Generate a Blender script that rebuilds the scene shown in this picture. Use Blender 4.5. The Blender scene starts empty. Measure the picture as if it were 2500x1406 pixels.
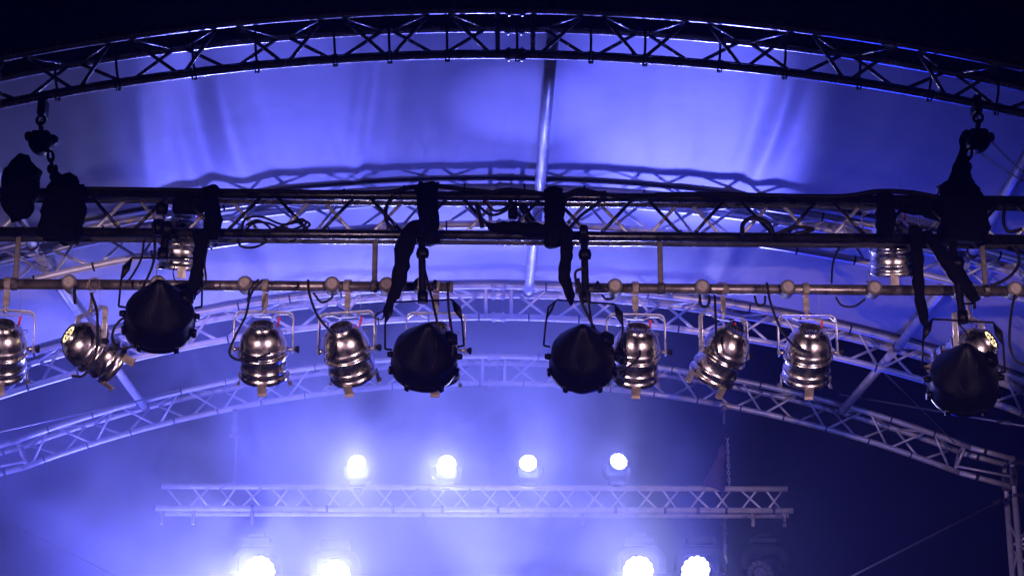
import bpy, math, random
from mathutils import Vector, Matrix, noise as mnoise
R = math.radians
random.seed(7)
sc = bpy.context.scene
col = sc.collection

# ------------------------------------------------------------------ camera
FPX = 4590.0
PITCH, YAW = R(16.7), R(1.4)
CAM = Vector((0, 0, 1.6))
FWD = Vector((math.sin(YAW)*math.cos(PITCH), math.cos(YAW)*math.cos(PITCH), math.sin(PITCH)))
RGT = Vector((math.cos(YAW), -math.sin(YAW), 0))
UPV = RGT.cross(FWD)
cd = bpy.data.cameras.new('camera'); cam = bpy.data.objects.new('camera', cd); col.objects.link(cam)
cd.sensor_width = 36; cd.lens = 36*FPX/2500; cd.clip_start = .1; cd.clip_end = 500
cam.location = CAM; cam.rotation_euler = FWD.to_track_quat('-Z', 'Y').to_euler()
sc.camera = cam

def P(x, y, Y):                      # photo pixel at world depth Y -> world point
    d = FWD*FPX + RGT*(x-1250) + UPV*(703-y)
    return CAM + d*(Y/d.y)

# ------------------------------------------------------------------ world, lights, exposure
w = bpy.data.worlds.new('World'); sc.world = w; w.use_nodes = True
bg = w.node_tree.nodes['Background']; bg.inputs[0].default_value = (.10, .12, 1, 1); bg.inputs[1].default_value = .0012
sc.view_settings.view_transform = 'Standard'; sc.view_settings.look = 'None'
sc.view_settings.exposure = .1; sc.view_settings.gamma = 1; sc.view_settings.use_curve_mapping = False
cy = sc.cycles
cy.max_bounces = 6; cy.diffuse_bounces = 2; cy.glossy_bounces = 3; cy.transmission_bounces = 2; cy.volume_bounces = 1
cy.caustics_reflective = False; cy.caustics_refractive = False
cy.volume_step_rate = 2.0; cy.volume_max_steps = 128
cy.sample_clamp_indirect = 4; cy.use_light_tree = True
BLUE = (.34, .35, 1.0)

def spot(name, loc, aim, energy, size, blend=.6, color=BLUE, rad=.06):
    l = bpy.data.lights.new(name, 'SPOT'); l.energy = energy; l.color = color
    l.spot_size = R(size); l.spot_blend = blend; l.shadow_soft_size = rad
    o = bpy.data.objects.new(name, l); col.objects.link(o); o.location = loc
    o.rotation_euler = (Vector(aim)-Vector(loc)).to_track_quat('-Z', 'Y').to_euler()
    return o
def point(name, loc, energy, color=BLUE, rad=.1):
    l = bpy.data.lights.new(name, 'POINT'); l.energy = energy; l.color = color; l.shadow_soft_size = rad
    o = bpy.data.objects.new(name, l); col.objects.link(o); o.location = loc
    return o

A_Y = [9.3, 11.45, 13.6, 15.75]
A_PX = [(1258, 133.5), (1233, 548), (1217, 774), (1205, 935)]
LED_UP = [(875, 1137), (1090, 1138), (1290, 1137), (1505, 1133)]
LED_LO = [(625, 1402), (816, 1410), (1563, 1401), (1710, 1401)]
LY_UP, LY_LO = 15.75, 15.6
aims_up = [(-1.5, 10.1, 6.4), (-1.15, 10.0, 6.4), (1.25, 9.9, 6.4), (1.75, 10.0, 6.4)]
for (px, py), am, en in zip(LED_UP, aims_up, (60, 40, 40, 60)):
    p = P(px, py, LY_UP-.16)
    spot('wash_beam', p, am, en, 27, .5)
for (px, py), en in zip(LED_UP, (150, 150, 140, 60)):
    p = P(px, py, LY_UP-.17)
    spot('wash_spread', p, p+Vector((-.15, -1, -.38)), en*1.15, 108, 1)
aims_lo = [(-2.6, 8, 3.2), (-1.0, 8, 3.2), (1.0, 8, 3.0), (1.6, 8, 3.0)]
for (px, py), am, en in zip(LED_LO, aims_lo, (340, 320, 300, 250)):
    p = P(px, py, LY_LO-.22)
    spot('head_beam', p, am, en*1.1, 60, 1, (.48, .49, 1))
# blue fill added below the frame for roof and smoke, then low roof heads
spot('floor_fill', (-2.8, 15.4, 1.6), (-2.0, 14.6, 6.3), 3200, 84, 1, (.14, .15, 1))
spot('floor_fill', (-.2, 15.4, 1.6), (-.2, 14.3, 6.3), 2300, 74, 1, (.16, .17, 1))
spot('floor_fill', (2.6, 14.9, 1.6), (1.2, 11.0, 6.3), 420, 80, 1, (.02, .04, 1))
for fx, ax, en, sz, bl in ((-1.5, -1.30, 3600, 20, .7), (1.9, 1.32, 4200, 18, .8), (.2, .1, 2300, 34, .7)):
    spot('roof_beam', (fx, 15.1, 3.0), (ax, 10.6, 5.80), en*.9, sz, bl, (.13, .14, 1), .085)
spot('roof_beam', (1.0, 11.6, 1.4), (.34, 10.3, 5.7), 650, 13, .9, (.16, .17, 1), .03)  # extra spot added to brighten the ridge pole
# warm floods out over the audience, cut off at the top by added boards
WARM = (1.0, .62, .37)
FLOODS = [(-4.4, 1.0, 2.3), (4.4, 1.0, 2.3)]
for f in FLOODS:
    spot('warm_flood', f, (f[0]*-.05, 10.0, 3.4), 1550, 44, .3, (1, .60, .34), .035)
    spot('blue_fill', (f[0]*.97, f[1], f[2]), (f[0]*-.05, 11.0, 3.6), 950, 50, .3, (.15, .18, 1), .035)  # blue fill added here to brighten the rear arch tubes
# street lamps that light the square in front of the stage
for x in (-7, 0, 7):
    spot('street_light', (x, -3.5, 6.5), (x*.8, -1, 0), 110, 115, 1, WARM, .2)

# ------------------------------------------------------------------ materials
def mat(name, base, rough=.5, metal=0., noise=0., nscale=20, bump=0., bscale=30, emis=None, estr=0, rvar=0., spec=None):
    m = bpy.data.materials.new(name); m.use_nodes = True
    nt = m.node_tree; b = nt.nodes['Principled BSDF']
    b.inputs['Base Color'].default_value = (*base, 1); b.inputs['Roughness'].default_value = rough
    b.inputs['Metallic'].default_value = metal
    if spec is not None: b.inputs['Specular IOR Level'].default_value = spec
    tc = nt.nodes.new('ShaderNodeTexCoord')
    if noise or rvar:
        n = nt.nodes.new('ShaderNodeTexNoise'); n.inputs['Scale'].default_value = nscale; n.inputs['Detail'].default_value = 4
        nt.links.new(tc.outputs['Object'], n.inputs['Vector'])
        if noise:
            r = nt.nodes.new('ShaderNodeMapRange'); r.inputs[1].default_value = .3; r.inputs[2].default_value = .7
            r.inputs[3].default_value = 1-noise; r.inputs[4].default_value = 1+noise
            mx = nt.nodes.new('ShaderNodeVectorMath'); mx.operation = 'SCALE'; mx.inputs[0].default_value = base
            nt.links.new(n.outputs['Fac'], r.inputs[0]); nt.links.new(r.outputs[0], mx.inputs['Scale'])
            nt.links.new(mx.outputs[0], b.inputs['Base Color'])
        if rvar:
            r2 = nt.nodes.new('ShaderNodeMapRange'); r2.inputs[1].default_value = .3; r2.inputs[2].default_value = .7
            r2.inputs[3].default_value = max(0, rough-rvar); r2.inputs[4].default_value = rough+rvar
            nt.links.new(n.outputs['Fac'], r2.inputs[0]); nt.links.new(r2.outputs[0], b.inputs['Roughness'])
    if bump:
        n2 = nt.nodes.new('ShaderNodeTexNoise'); n2.inputs['Scale'].default_value = bscale; n2.inputs['Detail'].default_value = 4
        nt.links.new(tc.outputs['Object'], n2.inputs['Vector'])
        bp = nt.nodes.new('ShaderNodeBump'); bp.inputs['Strength'].default_value = bump; bp.inputs['Distance'].default_value = .01
        nt.links.new(n2.outputs['Fac'], bp.inputs['Height']); nt.links.new(bp.outputs[0], b.inputs['Normal'])
    if emis:
        b.inputs['Emission Color'].default_value = (*emis, 1); b.inputs['Emission Strength'].default_value = estr
        m.cycles.emission_sampling = 'NONE'
    return m
M = {}
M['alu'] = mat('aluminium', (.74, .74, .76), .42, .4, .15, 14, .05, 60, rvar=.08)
M['alu_dark'] = mat('dark_aluminium', (.30, .30, .31), .24, .85, .2, 14, rvar=.08)  # darker aluminium, standing for shade on the front arch
M['truss_black'] = mat('black_truss', (.06, .06, .065), .28, .9, .2, 12, rvar=.1)
M['steel'] = mat('galvanised_steel', (.21, .185, .16), .34, .8, .45, 18, .15, 40, rvar=.1)
M['rust'] = mat('worn_steel', (.13, .115, .10), .55, .4, .3, 30, .2, 50)
M['chrome'] = mat('chrome', (.92, .85, .73), .25, 1, .14, 25, .05, 25, rvar=.09)
cb_ = M['chrome'].node_tree.nodes['Principled BSDF']; cb_.inputs['Coat Weight'].default_value = 1; cb_.inputs['Coat Roughness'].default_value = .06
cb_.inputs['Coat IOR'].default_value = 2.2
M['yoke'] = mat('zinc_yoke', (.70, .68, .64), .34, .6, .15, 25, rvar=.1)
M['chrome_dull'] = mat('brushed_metal', (.62, .60, .57), .27, 1, .1, 25, rvar=.06)
M['hole'] = mat('dark_hole', (.004, .004, .005), .7)
M['glow'] = mat('lamp_glow', (.1, .08, .05), .5, emis=(1, .72, .34), estr=3.2)
M['paint'] = mat('black_paint', (.002, .002, .004), .42, 0, .2, 20, .05, 40, rvar=.08, spec=.13)
M['rubber'] = mat('cable_rubber', (.003, .003, .005), .5, spec=.25)
M['cloth'] = mat('black_cloth', (.002, .002, .003), .85, 0, .3, 30, .6, 18, spec=.05)
M['red'] = mat('red_tag', (.65, .03, .02), .5)
M['pvc'] = mat('roof_pvc', (.62, .62, .66), .62, 0, .10, 1.6, .7, 2.2)
M['seam'] = mat('dark_seam', (.05, .05, .07), .7)
M['lens'] = mat('led_lens', (.2, .2, .2), .3, emis=(.62, .64, 1), estr=7)
M['lensoff'] = mat('unlit_lens', (.05, .05, .06), .1)
M['wire'] = mat('wire_rope', (.35, .35, .38), .4, .7)
M['strap'] = mat('ratchet_strap', (.02, .02, .025), .7)
M['skin'] = mat('pale_tape', (.55, .36, .28), .6)
M['gold'] = mat('worn_zinc', (.50, .43, .33), .38, .7, .2, 30, rvar=.08)
M['capm'] = mat('socket_cap', (.30, .25, .20), .5, .1, .2, 60)
M['deck'] = mat('stage_deck', (.03, .03, .035), .6, 0, .2, 3)
M['grass'] = mat('paved_square', (.12, .11, .10), .9, 0, .3, 2)
M['purple'] = mat('purple_bag', (.03, .006, .03), .8)

# ------------------------------------------------------------------ mesh helpers
class MB:
    def __init__(s): s.v = []; s.f = []; s.sm = []
    def add(s, vs, fs, smooth=True):
        o = len(s.v); s.v += [Vector(v) for v in vs]; s.f += [tuple(i+o for i in f) for f in fs]; s.sm += [smooth]*len(fs)
        return s
    def sweep(s, pts, r, n=10, caps=True, flat=None, closed=False):
        pts = [Vector(p) for p in pts]
        rs = r if isinstance(r, (list, tuple)) else [r]*len(pts)
        m = len(pts); vs = []; fs = []
        up = None
        for i, p in enumerate(pts):
            if closed: t = pts[(i+1) % m]-pts[i-1]
            else: t = pts[min(i+1, m-1)]-pts[max(i-1, 0)]
            t = t.normalized() if t.length > 1e-9 else Vector((0, 0, 1))
            if up is None:
                up = Vector((0, 0, 1)) if abs(t.z) < .9 else Vector((0, 1, 0))
            sd = t.cross(up)
            if sd.length < 1e-6: sd = t.cross(Vector((1, 0, 0)))
            sd.normalize(); up = sd.cross(t).normalized()
            for k in range(n):
                a = 2*math.pi*k/n
                if flat: vs.append(p + sd*math.cos(a)*rs[i]*flat[0] + up*math.sin(a)*rs[i]*flat[1])
                else: vs.append(p + sd*math.cos(a)*rs[i] + up*math.sin(a)*rs[i])
        for i in range(m if closed else m-1):
            j = (i+1) % m
            for k in range(n):
                k2 = (k+1) % n
                fs.append((i*n+k, i*n+k2, j*n+k2, j*n+k))
        s.add(vs, fs, True)
        if caps and not closed:
            o = len(s.v)-len(vs)
            s.f += [tuple(o+k for k in reversed(range(n))), tuple(o+(m-1)*n+k for k in range(n))]; s.sm += [False, False]
        return s
    def tube(s, a, b, r, n=10): return s.sweep([a, b], r, n)
    def box(s, c, d, rot=None):
        c = Vector(c); h = Vector(d)/2; vs = []
        for x in (-1, 1):
            for y in (-1, 1):
                for z in (-1, 1):
                    v = Vector((x*h.x, y*h.y, z*h.z))
                    if rot: v = rot @ v
                    vs.append(c+v)
        return s.add(vs, [(0, 1, 3, 2), (4, 6, 7, 5), (0, 4, 5, 1), (2, 3, 7, 6), (0, 2, 6, 4), (1, 5, 7, 3)], False)
    def bbox(s, c, d, bev=.004, rot=None):   # bevelled box
        c = Vector(c); h = Vector(d)/2; bev = min(bev, min(h)*.9); vs = []; ids = {}
        for x in (-1, 1):
            for y in (-1, 1):
                for z in (-1, 1):
                    for ax in range(3):
                        v = Vector((x*(h.x-bev), y*(h.y-bev), z*(h.z-bev))); v[ax] += (x, y, z)[ax]*bev
                        ids[(x, y, z, ax)] = len(vs)
                        if rot: v = rot @ v
                        vs.append(c+v)
        fs = []
        for ax in range(3):
            o1, o2 = [a for a in range(3) if a != ax]
            for sg in (-1, 1):
                q = []
                for a, b in ((-1, -1), (1, -1), (1, 1), (-1, 1)):
                    k = [0, 0, 0]; k[ax] = sg; k[o1] = a; k[o2] = b; q.append(ids[(*k, ax)])
                fs.append(tuple(q))
            for a in (-1, 1):
                for b in (-1, 1):
                    k1 = [0, 0, 0]; k2 = [0, 0, 0]; k1[ax] = -1; k2[ax] = 1; k1[o1] = k2[o1] = a; k1[o2] = k2[o2] = b
                    fs.append((ids[(*k1, o1)], ids[(*k2, o1)], ids[(*k2, o2)], ids[(*k1, o2)]))
        for x in (-1, 1):
            for y in (-1, 1):
                for z in (-1, 1): fs.append(tuple(ids[(x, y, z, a)] for a in range(3)))
        return s.add(vs, fs, False)
    def lathe(s, prof, n=32, mtx=None, cap0=False, cap1=False, smooth=True):   # (r, z)
        vs = []; fs = []
        for r_, z_ in prof:
            for k in range(n):
                a = 2*math.pi*k/n; vs.append(Vector((r_*math.cos(a), r_*math.sin(a), z_)))
        for i in range(len(prof)-1):
            for k in range(n):
                k2 = (k+1) % n; fs.append((i*n+k, i*n+k2, (i+1)*n+k2, (i+1)*n+k))
        if mtx: vs = [mtx @ v for v in vs]
        s.add(vs, fs, smooth); o = len(s.v)-len(vs)
        if cap0: s.f.append(tuple(o+k for k in range(n))); s.sm.append(False)
        if cap1: s.f.append(tuple(o+(len(prof)-1)*n+k for k in range(n))); s.sm.append(False)
        return s
    def build(s, name, m, parent=None, origin=None, loc=None, rot=None):
        me = bpy.data.meshes.new(name)
        o = Vector(origin) if origin is not None else Vector((0, 0, 0))
        me.from_pydata([tuple(v-o) for v in s.v], [], s.f)
        me.polygons.foreach_set('use_smooth', s.sm); me.materials.append(M[m] if isinstance(m, str) else m); me.update()
        ob = bpy.data.objects.new(name, me); col.objects.link(ob)
        if parent is not None: ob.parent = parent
        elif origin is not None: ob.location = o
        if loc is not None: ob.location = loc
        if rot is not None: ob.rotation_euler = rot
        return ob

def tag(o, label=None, cat=None, group=None, kind=None):
    if label: o['label'] = label
    if cat: o['category'] = cat
    if group: o['group'] = group
    if kind: o['kind'] = kind
    return o
def thing(name, label, cat, loc=(0, 0, 0), rz=0, group=None):
    o = bpy.data.objects.new(name, None); col.objects.link(o); o.location = loc; o.rotation_euler = (0, 0, rz)
    o.empty_display_size = .1
    return tag(o, label, cat, group)
def copy_tree(o, parent=None):
    c = o.copy(); col.objects.link(c)
    if parent is not None: c.parent = parent
    for ch in list(o.children): copy_tree(ch, c)
    return c
def smooth_path(pts, sub=6):
    pts = [Vector(p) for p in pts]; out = []
    q = [pts[0]*2-pts[1]]+pts+[pts[-1]*2-pts[-2]]
    for i in range(1, len(q)-2):
        a, b, c, d = q[i-1], q[i], q[i+1], q[i+2]
        for k in range(sub):
            t = k/sub
            out.append(.5*((2*b)+(c-a)*t+(2*a-5*b+4*c-d)*t*t+(3*b-a-3*c+d)*t**3))
    out.append(pts[-1]); return out
def px_path(pts, Y=None): return [P(p[0], p[1], p[2] if len(p) > 2 else Y) for p in pts]
def cable(pts, Y, label, r=.006, m='rubber', name='cable', cat='cable', group='power cables on the lighting rig', sub=8, n=8, flat=None):
    path = smooth_path(px_path(pts, Y), sub)
    ob = MB().sweep(path, r, n, flat=flat).build(name, m, origin=path[0])
    return tag(ob, label, cat, group)

# ------------------------------------------------------------------ arches
RAD = [11.9, 11.5, 11.0, 10.8]
HT, HW, TR = .208, .12, .0255
arch_c = []
for (px, py), Y in zip(A_PX, A_Y): arch_c.append(P(px, py, Y))
XC = sum(c.x for c in arch_c)/4
def arc_pt(k, s, dz=0, dy=0):       # s = arc length from the crown
    r = RAD[k]; c = arch_c[k]; a = s/(r+HT*.5); rr = r+dz
    return Vector((c.x+rr*math.sin(a), c.y+dy, c.z-r+rr*math.cos(a)))
def arc_z(k, x, dz=0):
    r = RAD[k]; rr = r+dz; dx = x-arch_c[k].x
    return arch_c[k].z-r+math.sqrt(max(rr*rr-dx*dx, 0))

labels_arch = ['nearest arched roof truss, dark tubes with bright blue lower edges across the top',
               'second arched roof truss, glimpsed through the gaps of the straight black truss',
               'third arched roof truss, just behind the row of chrome lamps',
               'rearmost arched roof truss, lowest arch in smoke ending at the corner tower']
HALF = [3.6, 4.0, 4.15, 4.12]
for k in range(4):
    mt = 'alu_dark' if k == 0 else 'alu'  # front arch in darker metal, its shade put into the colour
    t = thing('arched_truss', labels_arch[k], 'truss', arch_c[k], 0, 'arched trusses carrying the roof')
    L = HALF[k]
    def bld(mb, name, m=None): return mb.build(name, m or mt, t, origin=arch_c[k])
    S = [i*.14 for i in range(int(-L/.14), int(L/.14)+1)]
    S[0] = -L; S[-1] = L
    for dz, dy in ((0, 0), (HT, -HW), (HT, HW)):
        bld(MB().sweep([arc_pt(k, s, dz, dy) for s in S], TR, 12), 'chord')
    per = .56
    for sg in (-1, 1):
        s0 = .13
        while s0 < L-.3:
            a, b, c = s0, s0+per/2, s0+per
            jobs = [((a, 0, 0), (b-.03, HT, -HW)), ((b+.03, HT, -HW), (c-.02, 0, 0)),       # front face
                    ((a+.02, HT, HW), (b-.02, 0, 0)), ((b+.02, 0, 0), (c-.02, HT, HW)),        # rear face
                    ((a+.02, HT, HW), (b-.02, HT, -HW)), ((b+.02, HT, -HW), (c-.02, HT, HW))]   # top face
            for p, q in jobs:
                if q[0] > L: continue
                bld(MB().tube(arc_pt(k, sg*p[0], p[1], p[2]), arc_pt(k, sg*q[0], q[1], q[2]), .0105, 8), 'brace')
            s0 += per
        for s1 in (.095, L-.04):
            mb = MB()
            bld(mb.tube(arc_pt(k, sg*s1), arc_pt(k, sg*s1, HT, -HW), .013, 8), 'post')
            bld(MB().tube(arc_pt(k, sg*s1), arc_pt(k, sg*s1, HT, HW), .013, 8), 'post')
            bld(MB().tube(arc_pt(k, sg*s1, HT, -HW), arc_pt(k, sg*s1, HT, HW), .013, 8), 'post')
    # bolted couplers at the crown
    for dz, dy in ((0, 0), (HT, -HW), (HT, HW)):
        mb = MB(); mb.sweep([arc_pt(k, -.055, dz, dy), arc_pt(k, .055, dz, dy)], TR+.006, 12)
        for q in (-.035, .035): mb.tube(arc_pt(k, q, dz-.04, dy), arc_pt(k, q, dz+.04, dy), .006, 6)
        bld(mb, 'coupler')
    # bands round the chords
    if k >= 1:
        i = 0
        s1 = -L+.2
        while s1 < L-.1:
            for dz, dy in ((0, 0), (HT, -HW)):
                ss = s1+(.12 if dz else 0)
                mb = MB().sweep([arc_pt(k, ss-.006, dz, dy), arc_pt(k, ss+.006, dz, dy)], TR+.003, 12)
                mb.tube(arc_pt(k, ss, dz-.036, dy), arc_pt(k, ss, dz-.02, dy), .005, 6)
                bld(mb, 'band', 'strap')
            s1 += .38
    else:
        for px in (145, 291, 475, 627, 818, 951, 1092, 1263, 1443, 1575, 1757, 1915, 2095, 2265, 2425):
            x = P(px, 150, A_Y[0]).x; c = arch_c[0]; s1 = math.asin((x-c.x)/RAD[0])*(RAD[0]+HT*.5)
            mb = MB()
            for o in (-.010, .010):
                mb.sweep([arc_pt(0, s1+o-.004), arc_pt(0, s1+o+.004)], TR+.004, 12)
                mb.tube(arc_pt(0, s1+o, -.042), arc_pt(0, s1+o, -.02), .004, 6)
            mb.sweep([arc_pt(0, s1, -.03, .028), arc_pt(0, s1, HT*.5, .03), arc_pt(0, s1, HT+.01, .085)], .007, 6)
            bld(mb, 'strap', 'strap')

# ------------------------------------------------------------------ roof fabric
def g(x, c, w_): return math.exp(-((x-c)/w_)**2)
def roof_z(x, Y):
    ks = A_Y
    if Y <= ks[0]: k, t_ = 0, 0.
    elif Y >= ks[3]: k, t_ = 2, 1.
    else:
        k = max(i for i in range(3) if ks[i] <= Y); t_ = (Y-ks[k])/(ks[k+1]-ks[k])
    za, zb = arc_z(k, x, HT+TR+.012), arc_z(k+1, x, HT+TR+.012)
    z = za*(1-t_)+zb*t_
    bell = math.sin(math.pi*t_)
    z -= .05*bell                                  # sag between the arches
    # tension folds running from arch to arch, a few strong ones and many weak ones
    u = x-XC
    sk = u + .10*(t_-.5)*(1 if u < 0 else -1)
    f = 0
    for c, a, w_ in ((-1.78, .062, .07), (-1.62, -.036, .06), (-1.45, .024, .07), (-1.95, .028, .06), (-1.22, .010, .08), (-.86, -.036, .045),
                     (-.80, .032, .04), (-2.12, -.02, .05), (-.62, .010, .05), (-.30, -.008, .07), (-.05, .008, .06), (.9, -.010, .06), (1.05, .012, .05), (.22, -.03, .05), (1.42, .028, .06), (1.56, -.036, .05), (1.72, .022, .06), (1.2, .006, .1),
                     (.62, .005, .1), (2.1, .008, .1), (-2.4, .012, .1), (-2.75, .010, .08), (2.6, .010, .1)):
        f += a*g(sk, c+.05*math.sin(3*t_+c*5), w_*(1+.5*(1-t_)))
    f += .0012*math.sin(sk*23+2*math.sin(sk*5)+t_*2)
    z += 1.5*f*(.03+.97*bell**1.1)*(1-.7*t_)*(.6+.25*math.sin(k*2+1))
    return z
mb = MB(); NX, NY = 420, 60
x0, x1, y0, y1 = XC-4.35, XC+4.35, A_Y[0]+HW+.0, A_Y[2]+HW+.10
vs = []; fs = []
for j in range(NY+1):
    Y = y0+(y1-y0)*j/NY
    for i in range(NX+1):
        x = x0+(x1-x0)*i/NX; vs.append((x, Y, roof_z(x, Y)))
for j in range(NY):
    for i in range(NX):
        a = j*(NX+1)+i; fs.append((a, a+1, a+NX+2, a+NX+1))
mb.add(vs, fs, True)
t = thing('roof_canopy', 'white stretched fabric roof over the front arches, lit blue with folds', 'roof', (XC, y0, 6))
rf = mb.build('fabric', 'pvc', t, origin=(XC, y0, 6))
so = rf.modifiers.new('thick', 'SOLIDIFY'); so.thickness = .003; so.offset = 1
# front hem, a rope edge in a dark pocket
MB().sweep([(x0+(x1-x0)*i/80, y0-.004, roof_z(x0+(x1-x0)*i/80, y0)+.004) for i in range(81)], .010, 8).build('hem', 'seam', t, origin=(XC, y0, 6))
# dark weld seams over the inner arches
for k in (1, 2):
    MB().sweep([(x0+(x1-x0)*i/80, A_Y[k]-HW-.05, roof_z(x0+(x1-x0)*i/80, A_Y[k]-HW-.05)-.004) for i in range(81)], .03, 6, flat=(1, .1)).build('seam', 'seam', t, origin=(XC, y0, 6))

# ------------------------------------------------------------------ purlins
def purlin(xs, label, r=.034, bays=3):
    pts = [(xs[i], A_Y[i]+(HW if i == 0 else 0), arc_z(i, xs[i], HT-.055)) for i in range(4)]
    mb = MB(); o = Vector(pts[0])
    t = thing('purlin', label, 'roof pole', o, 0, 'poles running between the arches')
    for i in range(bays):
        a = Vector(pts[i]); b = Vector(pts[i+1]); d = (b-a).normalized()
        MB().tube(a+d*.04, b-d*(.16), r, 14).build('pole', 'alu', t, origin=o)
        MB().tube(b-d*.17, b-d*.13, r+.006, 12).tube(b-d*.14, b-d*.02, .012, 8).build('end_bracket', 'steel', t, origin=o)
rx = [P(1352, 140, A_Y[0]).x]*4
purlin(rx, 'pale ridge pole slanting down the middle of the fabric roof', .034, 2)
xr = P(2190, 800, A_Y[2]-HW).x; xr4 = P(2050, 955, A_Y[3]-HW).x
xr = (xr+xr4)/2
purlin([xr]*4, 'pale side pole crossing behind the black cloth strips at the right')
xl = 2*XC-xr
purlin([xl]*4, 'pale side pole seen behind the tilted chrome lamp at the left')

# ------------------------------------------------------------------ straight near truss
NY0 = 9.2; ND = .085
zt, zb = P(1250, 480, NY0).z, P(1250, 575, NY0).z
X0, X1 = -2.95, 3.05
t = thing('straight_truss', 'black straight box truss hung across the stage, cables along its chords', 'truss', (0, NY0, zb))
O = Vector((0, NY0, zb))
for z in (zt, zb):
    for y in (0, ND):
        MB().tube((X0, NY0+y, z), (X1, NY0+y, z), .0255, 14).build('chord', 'truss_black' if y == 0 else 'alu_dark', t, origin=O)
per = .48
for y, ph, m in ((0, .0, 'truss_black'), (ND, .24, 'alu')):  # rear braces in paler metal, the light on them put into the colour
    x = X0+ph
    while x < X1-.1:
        MB().tube((x+.03, NY0+y, zt), (x+per/2-.02, NY0+y, zb), .0095, 8).build('brace', m, t, origin=O)
        MB().tube((x+per/2+.02, NY0+y, zb), (x+per-.03, NY0+y, zt), .0095, 8).build('brace', m, t, origin=O)
        x += per
x = X0+.1
while x < X1:
    MB().tube((x, NY0, zb), (x, NY0+ND, zb), .009, 8).build('rung', 'truss_black', t, origin=O)
    MB().tube((x+.2, NY0, zt), (x+.2, NY0+ND, zt), .009, 8).build('rung', 'truss_black', t, origin=O)
    x += .48

# ------------------------------------------------------------------ lamp bars
PY = 9.25
zp = P(1250, 702, PY).z
bars = [(P(-60, 700, PY).x, P(1106, 700, PY).x, 'left lamp bar, worn steel pipe ending beside the hanging black cloth', (40, 915)),
        (P(1405, 700, PY).x, P(2560, 700, PY).x, 'right lamp bar, steel pipe running from the second black strip to the frame edge', (1612, 2402))]
for xa, xb, lb, drops in bars:
    o = Vector((xa, PY, zp)); t = thing('lamp_bar', lb, 'pipe', o, 0, 'steel lamp bars under the truss')
    MB().tube((xa, PY, zp), (xb, PY, zp), .0268, 20).build('pipe', 'steel', t, origin=o)
    for e in (xa+.012, xb-.012):
        MB().tube((e-.012, PY, zp), (e+.012, PY, zp), .030, 18).build('end_collar', 'rust', t, origin=o)
    for d in drops:
        x = P(d, 650, PY).x
        MB().bbox((x, PY+.0, (zb-.02+zp)/2), (.028, .008, zb-zp+.0)).build('drop_arm', 'rust', t, origin=o)
        mb = MB().tube((x-.017, PY, zp), (x+.017, PY, zp), .033, 14).bbox((x, PY-.034, zp-.004), (.03, .012, .03))
        mb.build('pipe_clamp', 'steel', t, origin=o)

# round socket outlets on the bars
sock = None
socks = [(172, 'worn'), (388, ''), (600, ''), (812, ''), (945, ''), (1028, ''), (1500, ''), (1712, ''), (1920, ''), (2131, ''), (2340, ''), (2472, '')]
sock_lab = ['far left, above the tilted chrome lamp', 'peeking over the leftmost pointed black lamp', 'just left of the first upright chrome lamp hook',
            'between two chrome lamp hooks on the left bar', 'half hidden by the left hanging cloth strip', 'behind the black lamp clamp near the bar end',
            'just right of the pointed black lamp yoke', 'just left of the lamp with its yoke turned sideways', 'left of the rightmost upright chrome lamp',
            'alone and brightly lit on a bare stretch of bar', 'behind the right hanging cloth strips', 'dark, at the right frame edge']
sx_world = {}
for (px, _), lb in zip(socks, sock_lab):
    x = P(px, 700, PY).x
    if sock is None:
        sock = thing('cable_socket', '', 'socket', (x, PY-.02, zp), 0, 'round sockets along the lamp bars')
        rx90 = Matrix.Rotation(R(90), 4, 'X')
        MB().lathe([(.0, .03), (.034, .03), (.040, .022), (.040, -.055), (.034, -.065), (0, -.065)], 28, rx90, smooth=False).build('housing', 'rust', sock)
        MB().lathe([(0, .036), (.025, .036), (.027, .031), (.028, .0295)], 28, rx90, smooth=False).build('cap', 'capm', sock)
        o = sock
    else: o = copy_tree(sock); o.location = (x, PY-.02, zp)
    o['label'] = 'round cable socket ' + lb
    o.scale = (1, 1, 1)

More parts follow.
